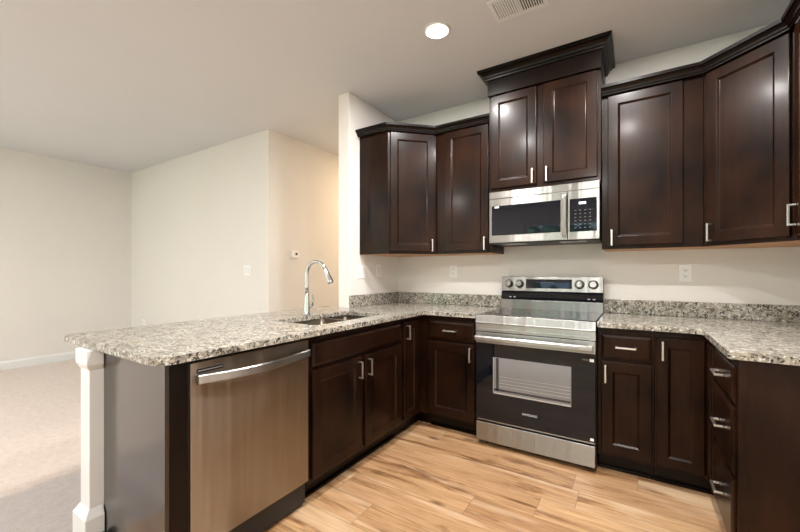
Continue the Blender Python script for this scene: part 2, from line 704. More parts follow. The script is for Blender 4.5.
def door(parent, x0, x1, z0, z1, handle=None, rail=0.058, t=0.020, y0=-0.0005):
    bm = new_bm()
    rail = min(rail, (x1 - x0) * 0.28)
    rings_panel(bm, x0, x1, z0, z1,
                [(0, 0), (0, t - 0.004), (0.0012, t - 0.0012), (0.004, t), (rail, t), (rail + 0.002, t - 0.0006), (rail + 0.0115, t - 0.0085), (rail + 0.014, t - 0.0095)], y0)
    d = obj('door', bm, M['wood'], parent)
    if handle:
        handle_v(d, handle[0], handle[1])
    return d


def drawer(parent, x0, x1, z0, z1, handle=True, name='drawer', t=0.020, y0=-0.0005):
    bm = new_bm()
    rings_panel(bm, x0, x1, z0, z1, [(0, 0), (0, t - 0.010), (0.003, t - 0.006), (0.014, t - 0.001), (0.018, t)], y0)
    d = obj(name, bm, M['wood'], parent)
    if handle:
        handle_h(d, (x0 + x1) / 2, (z0 + z1) / 2)
    return d


BT = 0.882   # top of base boxes


def base_body(t, w, d=0.60, x0=0.0, toe=True, toe_x1=None):
    bm = new_bm()
    bx(bm, x0, w, 0.0, d, 0.10, BT)
    obj('body', bm, M['wood'], t, bevel=0.0015)
    if toe:
        box('toe_kick', (x0 + 0.001, (toe_x1 or w) - 0.001, 0.06, 0.075, 0.001, 0.0995), M['crown'], t)
        box('shoe_moulding', (x0 + 0.001, (toe_x1 or w) - 0.001, 0.046, 0.0595, 0.001, 0.018), M['crown'], t, bevel=0.004)


FX = 0.624    # peninsula face plane
# --- sink base
t = thing('sink_base_cabinet', 'dark espresso double-door sink base cabinet between dishwasher and corner', 'cabinet', (FX, -1.824, 0), 90)
W_ = 0.912
bm = new_bm()
th = 0.018
bx(bm, 0, th, 0.0, 0.60, 0.10, BT)
bx(bm, W_ - th, W_, 0.0, 0.60, 0.10, BT)
bx(bm, th, W_ - th, 0.0, 0.60, 0.10, 0.118)
bx(bm, th, W_ - th, 0.582, 0.60, 0.118, BT)
bx(bm, th, W_ - th, 0.0, 0.02, 0.118, BT)
obj('body', bm, M['wood'], t)
box('toe_kick', (0.001, W_ - 0.001, 0.06, 0.075, 0.001, 0.0995), M['crown'], t)
box('shoe_moulding', (0.001, W_ - 0.001, 0.046, 0.0595, 0.001, 0.018), M['crown'], t, bevel=0.004)
drawer(t, 0.026, 0.890, 0.716, 0.845, False, 'false_drawer_front')
door(t, 0.026, 0.438, 0.125, 0.694, (0.438 - 0.03, 0.620))
door(t, 0.474, 0.890, 0.125, 0.694, (0.474 + 0.03, 0.620))
# --- blind corner cabinet
t = thing('corner_base_cabinet', 'dark base cabinet with one narrow full-height door in the left corner', 'cabinet', (FX, -0.911, 0), 90)
bm = new_bm()
prism(bm, [(FX, -0.911), (FX, -0.612), (0.688, -0.612), (0.688, -0.024), (0.024, -0.024), (0.024, -0.911)], 0.10, BT)
obj('body', bm, M['wood'], t, world=True)
bm = new_bm()
prism(bm, [(FX - 0.06, -0.910), (FX - 0.06, -0.548), (0.687, -0.548), (0.687, -0.535), (FX - 0.075, -0.535), (FX - 0.075, -0.910)], 0.001, 0.0995)
obj('toe_kick', bm, M['crown'], t, world=True)
door(t, 0.026, 0.226, 0.125, 0.845, (0.056, 0.772), rail=0.052)
# --- drawer base left of range
FYB = -0.612
t = thing('drawer_base_cabinet', 'dark base cabinet with one drawer over one door left of the range', 'cabinet', (0.690, FYB, 0), 0)
base_body(t, 0.417, 0.588)
drawer(t, 0.012, 0.392, 0.704, 0.845)
door(t, 0.012, 0.392, 0.120, 0.682, (0.392 - 0.028, 0.612))
# --- drawer base right of range
t = thing('drawer_base_cabinet', 'dark narrow base cabinet with one drawer over one door right of the range', 'cabinet', (1.8735, FYB, 0), 0)
base_body(t, 0.2885, 0.588)
drawer(t, 0.021, 0.277, 0.700, 0.842)
door(t, 0.021, 0.277, 0.122, 0.680, (0.021 + 0.024, 0.606))
# --- lazy susan corner
FXR = 2.412
t = thing('corner_base_cabinet', 'dark folding-door corner base cabinet with two tall hinged leaves at right', 'cabinet', (2.1635, FYB, 0), 0)
bm = new_bm()
prism(bm, [(2.1635, -0.612), (2.385, -0.612), (FXR, -0.640), (FXR, -0.812), (3.01, -0.812), (3.01, -0.024), (2.1635, -0.024)], 0.10, BT)
obj('body', bm, M['wood'], t, world=True)
bm = new_bm()
prism(bm, [(2.1645, -0.552), (2.472, -0.552), (2.472, -0.811), (2.487, -0.811), (2.487, -0.537), (2.1645, -0.537)], 0.001, 0.0995)
obj('toe_kick', bm, M['crown'], t, world=True)
bm = new_bm()
prism(bm, [(2.1645, -0.566), (2.458, -0.566), (2.458, -0.811), (2.4715, -0.811), (2.4715, -0.5525), (2.1645, -0.5525)], 0.001, 0.018)
obj('shoe_moulding', bm, M['crown'], t, world=True)
door(t, 0.010, 0.222, 0.122, 0.845, (0.036, 0.775), rail=0.050)
bm = new_bm()
rl = 0.036
rings_panel(bm, 0.0, 0.168, 0.122, 0.845, [(0, 0), (0, 0.016), (0.0012, 0.0188), (0.004, 0.020), (0.046, 0.020), (0.0485, 0.017), (0.055, 0.0155), (0.0585, 0.0105)], -0.0005)
bm.transform(Matrix.Translation((FXR, -0.640, 0)) @ Matrix.Rotation(-PI / 2, 4, 'Z'))
obj('door', bm, M['wood'], t, world=True)
# --- three drawer base
t = thing('three_drawer_cabinet', 'dark three-drawer base cabinet at the near right end of the run', 'cabinet', (FXR, -0.8135, 0), -90)
base_body(t, 0.452, 0.60)
drawer(t, 0.014, 0.440, 0.700, 0.845)
drawer(t, 0.014, 0.440, 0.418, 0.682)
drawer(t, 0.014, 0.440, 0.122, 0.400)
bm = new_bm()
bx(bm, 0.4525, 0.4685, 0.0, 0.60, 0.001, BT)
obj('end_panel', bm, M['wood'], t, bevel=0.001)
bm = new_bm()
bx(bm, 0.4525, 0.474, -0.006, 0.020, 0.001, BT)
obj('edge_stile', bm, M['wood'], t, bevel=0.002)

# --- peninsula end panel with filler and back
t = thing('peninsula_end_panel', 'flat dark panel closing the near end of the peninsula beside the white post', 'cabinet panel', (0.12, -2.52, 0), 0)
box('side_panel', (0.102, 0.640, -2.520, -2.505, 0.001, BT), M['panel'], t, world=True, bevel=0.001)
box('filler', (0.560, 0.640, -2.5045, -2.439, 0.001, BT), M['crown'], t, world=True, bevel=0.001)
bm = new_bm()
bmesh.ops.create_uvsphere(bm, u_segments=16, v_segments=10, radius=0.017)
bm.transform(Matrix.Translation((0.146, -2.5385, 0.085)))
for f in bm.faces:
    f.smooth = True
obj('bumper', bm, M['black'], t, world=True, label='small round black rubber bumper')

bpn = box('peninsula_back_panel', (0.003, 0.0215, -2.460, -0.9125, 0.001, BT), M['wood'])
tag(bpn, 'flat dark panel along the living room side of the peninsula', 'cabinet panel')

# --- white post
t = thing('support_post', 'white square post with flared cap and plinth under the worktop corner', 'post', (0.05, -2.517, 0), 0)
box('shaft', (-0.05, 0.05, -0.0535, 0.050, 0.1, 0.80), M['trim'], t, bevel=0.003)


def plinth(z0, z1, zt, o, flip=False):
    bm = new_bm()
    a, b2 = 0.0505 + o, 0.0505 + 0.001
    lv = [(z0, a), (z1, a), (zt, b2)] if not flip else [(z1, b2), (zt, a), (z0, a)]
    rr = []
    for z, q in lv:
        xn = -0.05 - (q - 0.0505)
        xp = 0.05 + (q - 0.0505)
        rr.append([bm.verts.new(p) for p in ((xn, -0.0535 - (q - 0.0505), z), (xp, -0.0535 - (q - 0.0505), z), (xp, -0.006 + 0 * q, z), (xn, -0.006 + 0 * q, z))])
    for i in range(2):
        for k in range(4):
            bm.faces.new((rr[i][k], rr[i][(k + 1) % 4], rr[i + 1][(k + 1) % 4], rr[i + 1][k]))
    bm.faces.new(rr[0])
    bm.faces.new(rr[-1])
    return bm


obj('plinth', plinth(0.001, 0.165, 0.20, 0.022), M['trim'], t, bevel=0.002)
obj('cap', plinth(0.8825, 0.795, 0.820, 0.014, True), M['trim'], t, bevel=0.002)
# --- dishwasher
t = thing('dishwasher', 'stainless steel dishwasher with curved bar handle under the peninsula worktop', 'dishwasher', (FX, -2.434, 0), 90)
DWW = 0.606
box('tub', (0.004, DWW - 0.004, 0.004, 0.57, 0.02, 0.868), M['black'], t)
bm = new_bm()
bx(bm, 0.0025, DWW - 0.0025, -0.021, 0.0035, 0.136, 0.868)
obj('door_panel', bm, M['dwsteel'], t, bevel=0.003)
box('edge_gasket', (-0.002, 0.0020, -0.012, 0.02, 0.13, 0.868), M['black'], t)
box('toe_panel', (0.006, DWW - 0.006, 0.045, 0.058, 0.012, 0.125), M['black'], t)
for xx in (0.03, DWW - 0.055):
    box('foot_bracket', (xx, xx + 0.03, 0.03, 0.044, 0.001, 0.10), M['black'], t)
bm = new_bm()
nseg = 24
secs = []
for i in range(nseg + 1):
    u = i / nseg
    x = 0.018 + u * (DWW - 0.036)
    bow = 0.030 + 0.030 * math.sin(PI * u)
    hh = 0.018
    y = -0.0215 - bow
    z = 0.806 - 0.006 * math.sin(PI * u)
    secs.append([bm.verts.new(p) for p in ((x, y, z - hh + 0.004), (x, y + 0.004, z - hh), (x, y + 0.014, z - hh), (x, y + 0.014, z + hh), (x, y + 0.004, z + hh), (x, y, z + hh - 0.004))])
for i in range(nseg):
    for k in range(6):
        f = bm.faces.new((secs[i][k], secs[i][(k + 1) % 6], secs[i + 1][(k + 1) % 6], secs[i + 1][k]))
bm.faces.new(secs[0])
bm.faces.new(secs[-1])
bx(bm, 0.018, 0.030, -0.0400, -0.0205, 0.793, 0.819)
bx(bm, DWW - 0.030, DWW - 0.018, -0.0400, -0.0205, 0.793, 0.819)
obj('handle', bm, M['steel'], t, label='bowed stainless bar handle')
bm = new_bm()
bx(bm, 0.026, 0.135, -0.0225, -0.0205, 0.826, 0.842)
v = obj('control_vent', bm, M['black'], t)
bm = new_bm()
bx(bm, 0.030, 0.131, -0.0235, -0.0226, 0.832, 0.836)
obj('vent_bar', bm, M['nickel'], v)

# ------------------------------------------------------------ worktops
def slab_with_hole(outer, hole, z0, z1):
    bm = new_bm()
    es = []
    for loop in (outer, hole):
        if not loop:
            continue
        vs = [bm.verts.new((p[0], p[1], z0)) for p in loop]
        es += [bm.edges.new((vs[i], vs[(i + 1) % len(vs)])) for i in range(len(vs))]
    bmesh.ops.triangle_fill(bm, use_beauty=True, use_dissolve=False, edges=es)
    r = bmesh.ops.extrude_face_region(bm, geom=list(bm.faces))
    for v in [e for e in r['geom'] if isinstance(e, bmesh.types.BMVert)]:
        v.co.z = z1
    return bm


def rrect(x0, x1, y0, y1, r, n=5):
    return arc(x0 + r, y0 + r, r, 180, 270, n) + arc(x1 - r, y0 + r, r, 270, 360, n) + arc(x1 - r, y1 - r, r, 0, 90, n) + arc(x0 + r, y1 - r, r, 90, 180, n)


HX0, HX1, HY0, HY1 = 0.165, 0.540, -1.670, -0.99
outer = (arc(-0.272 + 0.03, -2.56 + 0.03, 0.03, 180, 270, 5) + arc(0.672 - 0.07, -2.56 + 0.07, 0.07, 270, 360, 8)
         + [(0.672, -0.70)] + arc(0.692, -0.676, 0.02, 180, 90, 4)[1:] + [(1.1085, -0.656), (1.1085, -0.002), (0.002, -0.002), (0.002, -0.757), (-0.272, -0.757)])
ws = tag(obj('granite_worktop', slab_with_hole(outer, rrect(HX0, HX1, HY0, HY1, 0.035), 0.884, 0.914), M['granite'], bevel=0.003),
         'speckled granite worktop covering the peninsula and left corner around the sink', 'worktop')
outer = [(1.8735, -0.656), (2.345, -0.656)] + arc(2.345, -0.683, 0.027, 90, 0, 4)[1:] + arc(2.372 + 0.02, -1.312 + 0.02, 0.02, 180, 270, 4) + [(3.047, -1.312), (3.047, -0.002), (1.8735, -0.002)]
tag(obj('granite_worktop', slab_with_hole(outer, None, 0.884, 0.914), M['granite'], bevel=0.003),
    'speckled granite worktop right of the range turning toward the viewer', 'worktop')
tag(box('backsplash', (0.0225, 1.1085, -0.022, -0.001, 0.9145, 1.016), M['granite'], bevel=0.002), 'low granite backsplash strip on the back wall left of the range', 'backsplash')
tag(box('backsplash', (0.001, 0.022, -0.755, -0.001, 0.9145, 1.016), M['granite'], bevel=0.002), 'short granite backsplash strip on the side wall beside the sink', 'backsplash')
tag(box('backsplash', (1.8735, 3.026, -0.022, -0.001, 0.9145, 1.016), M['granite'], bevel=0.002), 'low granite backsplash strip on the back wall right of the range', 'backsplash')
tag(box('backsplash', (3.0265, 3.048, -1.310, -0.001, 0.9145, 1.016), M['granite'], bevel=0.002), 'granite backsplash strip on the right-hand wall', 'backsplash')

# ------------------------------------------------------------ sink and faucet
t = thing('undermount_sink', 'stainless double-bowl undermount sink cut into the peninsula worktop', 'sink', (0.35, -1.36, 0.70), 0)


def bowl(x0, x1, y0, y1):
    bm = new_bm()
    zt, zb = 0.8835, 0.70
    prev = None
    for (z, ins, r) in ((zt, 0.0, 0.035), (zb + 0.03, 0.004, 0.035), (zb + 0.008, 0.012, 0.035), (zb, 0.03, 0.035)):
        ring = [bm.verts.new((p[0], p[1], z)) for p in rrect(x0 + ins, x1 - ins, y0 + ins, y1 - ins, r)]
        if prev:
            for k in range(len(ring)):
                f = bm.faces.new((prev[k], prev[(k + 1) % len(ring)], ring[(k + 1) % len(ring)], ring[k]))
                f.smooth = True
        prev = ring
    bm.faces.new(prev)
    return bm


b1 = obj('bowl', bowl(HX0 - 0.004, HX1 + 0.004, HY0 - 0.004, -1.232), M['sinksteel'], t, world=True)
b2 = obj('bowl', bowl(HX0 - 0.004, HX1 + 0.004, -1.208, HY1 + 0.004), M['sinksteel'], t, world=True)
for b_ in (b1, b2):
    so = b_.modifiers.new('thickness', 'SOLIDIFY')
    so.thickness = 0.0015
    so.offset = 0
bm = new_bm()
bx(bm, HX0 - 0.002, HX1 + 0.002, -1.2315, -1.2085, 0.86, 0.8825)
obj('divider', bm, M['steel'], t, world=True, bevel=0.003)
for b_, yy in ((b1, -1.46), (b2, -1.115)):
    bm = new_bm()
    lathe(bm, [(0.045, 0.0), (0.045, 0.003), (0.036, 0.004), (0.030, 0.001)], (0.35, yy, 0.7015))
    obj('drain', bm, M['chrome'], b_, world=True, root=t)

t = thing('faucet', 'tall chrome gooseneck pull-down faucet standing behind the sink', 'faucet', (0.117, -1.345, 0.9145), 0)
bm = new_bm()
lathe(bm, [(0.027, 0.0), (0.027, 0.006), (0.0235, 0.010), (0.022, 0.04), (0.0185, 0.09), (0.0145, 0.135), (0.0135, 0.16)])
obj('base', bm, M['chrome'], t)
bm = new_bm()
R_ = 0.092
pts = [(0, 0, 0.1605), (0, 0, 0.20), (0, 0, 0.25), (0, 0, 0.285)]
for i in range(1, 17):
    a = PI - i * (PI * 0.86) / 16
    pts.append((R_ + R_ * math.cos(a), 0.0, 0.285 + R_ * math.sin(a)))
tube(bm, pts, 0.0125, 16)
obj('spout', bm, M['chrome'], t)
e = Vector(pts[-1])
dr = (Vector(pts[-1]) - Vector(pts[-2])).normalized()
bm = new_bm()
tube(bm, [e + dr * 0.0005, e + dr * 0.006, e + dr * 0.05, e + dr * 0.10, e + dr * 0.108, e + dr * 0.112], [0.0135, 0.0145, 0.0165, 0.0205, 0.020, 0.014], 18)
h_ = obj('spray_head', bm, M['chrome'], t)
bm = new_bm()
bx(bm, e.x + 0.030, e.x + 0.036, -0.005, 0.005, e.z - 0.055, e.z - 0.025)
obj('spray_button', bm, M['black'], h_)
bm = new_bm()
tube(bm, [(0, 0.019, 0.055), (0, 0.045, 0.062), (0, 0.056, 0.070)], [0.013, 0.012, 0.009], 14)
tube(bm, [(0, 0.052, 0.068), (-0.004, 0.062, 0.10), (-0.010, 0.064, 0.145)], [0.007, 0.0055, 0.0045], 12)
obj('lever', bm, M['chrome'], t)

# ------------------------------------------------------------ range
RX0, RX1 = 1.111, 1.871
RW = 0.757
t = thing('range', 'stainless electric range with black glass oven door between the base cabinets', 'range', (1.1125, -0.68, 0), 0)
box('body', (0.0, RW, 0.036, 0.65, 0.03, 0.905), M['black'], t)
for xx in (0.04, RW - 0.08):
    for yy in (0.07, 0.56):
        bm = new_bm()
        lathe(bm, [(0.018, 0.001), (0.018, 0.012), (0.01, 0.014), (0.01, 0.03)], (xx + 0.02, yy, 0))
        obj('foot', bm, M['black'], t)
ct = box('cooktop', (0.003, RW - 0.003, 0.040, 0.590, 0.9055, 0.917), M['blackgloss'], t, bevel=0.003)
# burner rings
for (xx, yy, rr) in ((0.20, 0.20, 0.10), (0.56, 0.20, 0.115), (0.20, 0.45, 0.075), (0.56, 0.45, 0.085), (0.38, 0.47, 0.05)):
    bm = new_bm()
    for k in range(48):
        a0, a1 = 2 * PI * k / 48, 2 * PI * (k + 1) / 48
        q = [(xx + r * math.cos(a), yy + r * math.sin(a), 0.9173) for a, r in ((a0, rr), (a1, rr), (a1, rr + 0.002), (a0, rr + 0.002))]
        bm.faces.new([bm.verts.new(p) for p in q])
    obj('burner_ring', bm, M['dimprint'], ct)
# front stainless rail: rounded nose profile extruded along x
def xprism(bm, prof, x0, x1, smooth=False):
    a = [bm.verts.new((x0, p[0], p[1])) for p in prof]
    b = [bm.verts.new((x1, p[0], p[1])) for p in prof]
    bm.faces.new(a)
    bm.faces.new(list(reversed(b)))
    for i in range(len(prof)):
        f = bm.faces.new((a[i], a[(i + 1) % len(prof)], b[(i + 1) % len(prof)], b[i]))
        f.smooth = smooth


bm = new_bm()
xprism(bm, [(0.0395, 0.9065), (0.0395, 0.9205), (0.012, 0.9205), (0.002, 0.917), (-0.006, 0.868), (-0.008, 0.862), (0.0, 0.858), (-0.002, 0.803), (0.034, 0.803), (0.034, 0.9065)], 0.0, RW)
obj('front_rail', bm, M['steel'], t, bevel=0.0015)
bm = new_bm()
bx(bm, 0.03, RW - 0.03, -0.0065, -0.0015, 0.822, 0.824)
bx(bm, RW - 0.075, RW - 0.072, -0.0065, -0.0015, 0.822, 0.846)
obj('rail_groove', bm, M['rack'], t)
# oven door
dr_ = box('oven_door', (0.002, RW - 0.002, 0.0, 0.0345, 0.180, 0.7985), M['blackgloss'], t, bevel=0.004)
box('top_trim', (0.002, RW - 0.002, -0.0035, -0.0005, 0.722, 0.798), M['steel'], dr_, bevel=0.001)
box('bottom_trim', (0.015, RW - 0.006, -0.003, -0.0005, 0.180, 0.187), M['steel'], dr_)
bm = new_bm()
xprism(bm, [(-0.052, 0.742), (-0.058, 0.748), (-0.058, 0.768), (-0.052, 0.778), (-0.040, 0.780), (-0.038, 0.740)], 0.012, RW - 0.012)
bx(bm, 0.012, 0.040, -0.040, -0.003, 0.744, 0.776)
bx(bm, RW - 0.040, RW - 0.012, -0.040, -0.003, 0.744, 0.776)
obj('door_handle', bm, M['steel'], dr_, bevel=0.0015, label='full-width stainless bar handle')
wz0, wz1, wx0, wx1 = 0.378, 0.629, 0.125, 0.622
bm = new_bm()
bx(bm, wx0, wx1, -0.0016, -0.0005, wz0, wz1)
win = obj('oven_window', bm, M['ovenglass'], dr_)
bm = new_bm()
bx(bm, wx0 + 0.022, wx0 + 0.040, -0.0022, -0.0017, wz0 + 0.02, wz1 - 0.003)
bx(bm, wx0 + 0.003, wx1 - 0.003, -0.0022, -0.0017, wz0 + 0.022, wz0 + 0.036)
obj('window_border', bm, M['ovendark'], win)
bm = new_bm()
for k in range(4):
    z = wz0 + 0.055 + k * 0.022
    bx(bm, wx0 + 0.045, wx1 - 0.004, -0.0022, -0.0017, z, z + 0.0022)
bx(bm, wx0 + 0.001, wx1 - 0.001, -0.0026, -0.0017, wz0 + 0.001, wz0 + 0.010)
bx(bm, wx0 + 0.001, wx0 + 0.005, -0.0026, -0.0017, wz0, wz1)
obj('oven_rack', bm, M['rack'], win)


def text_mesh(s, size, loc, mat, parent, name, align='CENTER', ext=0.0004):
    cu = bpy.data.curves.new('t', 'FONT')
    cu.body = s
    cu.size = size
    cu.align_x = align
    cu.extrude = ext
    o = bpy.data.objects.new('t', cu)
    COL.objects.link(o)
    dg = bpy.context.evaluated_depsgraph_get()
    me = bpy.data.meshes.new_from_object(o.evaluated_get(dg))
    bpy.data.objects.remove(o)
    me.transform(Matrix.Translation(loc) @ Matrix.Rotation(PI / 2, 4, 'X'))
    me.materials.clear()
    me.materials.append(mat)
    o = bpy.data.objects.new(name, me)
    COL.objects.link(o)
    o.parent = parent
    return o


text_mesh('SAMSUNG', 0.021, (0.371, -0.0012, 0.268), M['print'], dr_, 'lettering')
box('sticker', (RW - 0.033, RW - 0.010, -0.0015, -0.0004, 0.674, 0.692), M['plate'], dr_, label='small white sticker at the top corner')
box('sticker', (RW - 0.030, RW - 0.010, -0.0015, -0.0004, 0.196, 0.212), M['plate'], dr_, label='small white sticker at the bottom corner')
bm = new_bm()
bx(bm, RW - 0.075, RW - 0.040, -0.0015, -0.0004, 0.679, 0.688)
obj('printed_mark', bm, M['dimprint'], dr_)
box('storage_drawer', (0.002, RW - 0.002, 0.0, 0.0345, 0.032, 0.166), M['steel'], t, bevel=0.005)
# backguard
BY = 0.590
bm = new_bm()
xprism(bm, [(BY, 0.906), (BY - 0.004, 0.990), (BY + 0.018, 1.000), (BY + 0.018, 1.06), (BY + 0.055, 1.06), (BY + 0.070, 0.906)], 0.0, RW)
bg_ = obj('backguard', bm, M['steel'], t, bevel=0.002)
bm = new_bm()
xprism(bm, [(BY - 0.0045, 0.9935), (BY - 0.0065, 1.012), (BY + 0.004, 1.048), (BY + 0.017, 1.060), (BY + 0.017, 0.996)], 0.001, RW - 0.001)
obj('vent_strip', bm, M['blackgloss'], bg_, bevel=0.001)
for xx in (0.07, 0.105, 0.655, 0.69):
    box('indicator_mark', (xx, xx + 0.016, BY - 0.009, BY - 0.0068, 1.010, 1.017), M['print'], bg_)
bm = new_bm()
PY0, PY1 = BY + 0.004, BY + 0.016   # slightly leaning face
xprism(bm, [(PY0, 1.0615), (PY1, 1.180), (PY1 + 0.035, 1.180), (PY0 + 0.052, 1.0615)], 0.0, RW)
cp = obj('control_panel', bm, M['steel'], t, bevel=0.004)
tilt = math.atan2(PY1 - PY0, 1.180 - 1.0615)


def panel_pt(bm, x, z, off=0.0):
    y = PY0 + (z - 1.0615) * math.tan(tilt)
    bm.transform(Matrix.Translation((x, y - off, z)) @ Matrix.Rotation(-tilt, 4, 'X'))


bm = new_bm()
bx(bm, -0.172, 0.172, -0.0015, 0.0005, -0.036, 0.036)
panel_pt(bm, 0.373, 1.124, 0.0006)
dsp = obj('display', bm, M['blackgloss'], cp)
bm = new_bm()
bx(bm, -0.06, 0.045, -0.0022, -0.0016, 0.010, 0.014)
panel_pt(bm, 0.373, 1.124, 0.0006)
obj('display_marks', bm, M['dimprint'], dsp)
for xx in (0.062, 0.150, 0.598, 0.692):
    bm = new_bm()
    lathe(bm, [(0.030, 0.0), (0.030, 0.006), (0.026, 0.009), (0.0235, 0.028), (0.0215, 0.031)], axis='-Y')
    bx(bm, -0.005, 0.005, -0.037, -0.029, -0.021, 0.021)
    panel_pt(bm, xx, 1.122, 0.001)
    kb = obj('knob', bm, M['steel'], cp)
    bm = new_bm()
    lathe(bm, [(0.0345, 0.0), (0.0345, 0.002), (0.031, 0.0025)], axis='-Y')
    panel_pt(bm, xx, 1.122, -0.0004)
    obj('knob_collar', bm, M['black'], kb)

# ------------------------------------------------------------ wall cabinets
UB, UT = 1.372, 2.440


def upper_box(parent, x0, x1, z0, z1, d, name='body'):
    bm = new_bm()
    bx(bm, x0, x1, 0.0, d, z0, z1, 0, 1)
    return obj(name, bm, [M['wood'], M['raw_wood']], parent, bevel=0.0012)


G = None
# left diagonal
t = thing('corner_wall_cabinet', 'dark angled corner wall cabinet with one door at the left end', 'wall cabinet', (0.305, -0.612, UB), 44)
bm = new_bm()
prism(bm, [(0.002, -0.612), (0.305, -0.612), (0.608, -0.317), (0.608, -0.002), (0.002, -0.002)], UB, UT, 1)
obj('body', bm, [M['wood'], M['raw_wood']], t, world=True, bevel=0.001)
LD = math.hypot(0.303, 0.295)
door(t, 0.020, LD - 0.018, 0.022, UT - UB - 0.04, (LD - 0.018 - 0.026, 0.075))
t = thing('wall_cabinet', 'dark single-door wall cabinet left of the microwave cabinet', 'wall cabinet', (0.610, -0.315, UB), 0)
upper_box(t, 0.0, 0.4975, 0.0, UT - UB, 0.313)
door(t, 0.090, 0.474, 0.024, UT - UB - 0.04, (0.474 - 0.026, 0.075))
# over the microwave
t = thing('wall_cabinet', 'dark two-door wall cabinet raised above the microwave', 'wall cabinet', (1.109, -0.380, 1.836), 0)
upper_box(t, 0.0, 0.766, 0.0, 0.764, 0.378)
door(t, 0.016, 0.354, 0.024, 0.735, (0.354 - 0.024, 0.080))
door(t, 0.404, 0.746, 0.024, 0.735, (0.404 + 0.024, 0.080))
box('frieze', (-0.006, 0.772, -0.030, 0.376, 0.741, 0.8775), M['crown'], t, bevel=0.002)
t = thing('wall_cabinet', 'dark single-door wall cabinet right of the microwave', 'wall cabinet', (1.8765, -0.315, UB), 0)
upper_box(t, 0.0, 0.541, 0.0, UT - UB, 0.313)
door(t, 0.036, 0.442, 0.024, UT - UB - 0.04, (0.036 + 0.024, 0.075))
t = thing('corner_wall_cabinet', 'dark angled corner wall cabinet with one wide door at right', 'wall cabinet', (2.419, -0.315, UB), -43.47)
bm = new_bm()
prism(bm, [(2.419, -0.315), (2.736, -0.6155), (3.048, -0.6155), (3.048, -0.002), (2.419, -0.002)], UB, UT, 1)
obj('body', bm, [M['wood'], M['raw_wood']], t, world=True, bevel=0.001)
LD = 0.437
door(t, 0.026, LD - 0.018, 0.022, UT - UB - 0.04, (0.026 + 0.028, 0.080))
t = thing('wall_cabinet', 'dark wall cabinet on the right wall, cut off by the picture edge', 'wall cabinet', (2.736, -0.617, UB), -90)
upper_box(t, 0.0, 0.60, 0.0, UT - UB, 0.310)
door(t, 0.045, 0.300, 0.022, UT - UB - 0.04, (0.045 + 0.026, 0.120))
door(t, 0.306, 0.565, 0.022, UT - UB - 0.04)

# crown mouldings
cprof = [(0.0, 2.4405), (0.0, 2.428), (0.0225, 2.428)]
cprof = [(0.0, 2.415), (0.008, 2.415), (0.010, 2.423), (0.017, 2.426), (0.020, 2.436), (0.032, 2.448), (0.043, 2.452), (0.045, 2.468), (0.0, 2.468)]
zoff = 0.0


def crown(path, z0, z1, out, label, off=0.0205):
    bm = new_bm()
    a0, a1 = 2.415, 2.468
    prof = [(off + o * out / 0.045 if o > 0 else off, z0 + (z - a0) * (z1 - z0) / (a1 - a0)) for o, z in cprof]
    sweep(bm, path, prof)
    o = obj('crown_moulding', bm, M['crown'])
    tag(o, label, 'crown moulding')


crown([(0.002, -0.612), (0.305, -0.612), (0.608, -0.317), (1.1075, -0.317)], 2.408, 2.462, 0.040, 'dark crown moulding along the top of the left wall cabinets', 0.0215)
crown([(1.876, -0.317), (2.419, -0.317), (2.736, -0.6175), (2.736, -1.215)], 2.408, 2.468, 0.040, 'dark crown moulding along the top of the right wall cabinets', 0.0215)
crown([(1.103, -0.003), (1.103, -0.410), (1.881, -0.410), (1.881, -0.003)], 2.7145 - 0.02, 2.763, 0.062, 'dark raised crown moulding above the microwave cabinet, touching the ceiling', 0.0008)

# ------------------------------------------------------------ microwave
t = thing('microwave', 'stainless over-the-range microwave with black glass door above the range', 'microwave', (1.1115, -0.400, 1.434), 0)
MW_, MH = 0.757, 0.398
box('body', (0.003, MW_ - 0.003, 0.030, 0.396, 0.012, MH), M['black'], t)
bm = new_bm()
bx(bm, 0.002, MW_ - 0.002, 0.020, 0.380, 0.000, 0.0115)
u = obj('underside', bm, M['black'], t)
for xx in (0.09, 0.50):
    box('grease_filter', (xx, xx + 0.17, 0.03, 0.16, -0.002, -0.0003), M['rack'], u)
bm = new_bm()
rings_panel(bm, 0.0, 0.560, 0.008, 0.345, [(0, 0), (0, 0.022), (0.003, 0.025)], 0.0285)
md = obj('door', bm, M['steel'], t)
bm = new_bm()
bx(bm, 0.562, MW_, 0.0035, 0.0285, 0.008, 0.345)
mp_ = obj('control_panel', bm, M['steel'], t, bevel=0.002)
bm = new_bm()
bx(bm, 0.0, MW_, 0.005, 0.0285, 0.347, MH)
obj('top_grille', bm, M['steel'], t, bevel=0.002)
bm = new_bm()
bx(bm, 0.022, 0.516, 0.0012, 0.0032, 0.065, 0.290)
mg = obj('glass', bm, M['blackgloss'], md)
bm = new_bm()
bx(bm, 0.045, 0.078, 0.0004, 0.0010, 0.274, 0.286)
obj('sticker', bm, M['plate'], mg, label='small white badge')
bm = new_bm()
bx(bm, 0.574, 0.741, 0.0015, 0.0032, 0.062, 0.288)
mb = obj('keypad', bm, M['blackgloss'], mp_)
bm = new_bm()
for r_ in range(6):
    for c_ in range(4):
        bx(bm, 0.605 + c_ * 0.030, 0.616 + c_ * 0.030, 0.0007, 0.0013, 0.085 + r_ * 0.024, 0.090 + r_ * 0.024)
obj('key_marks', bm, M['dimprint'], mb)
bm = new_bm()
bx(bm, 0.632, 0.676, 0.0007, 0.0013, 0.248, 0.264)
obj('clock_display', bm, M['display'], mb, label='pale lit clock display')
bm = new_bm()
sec = []
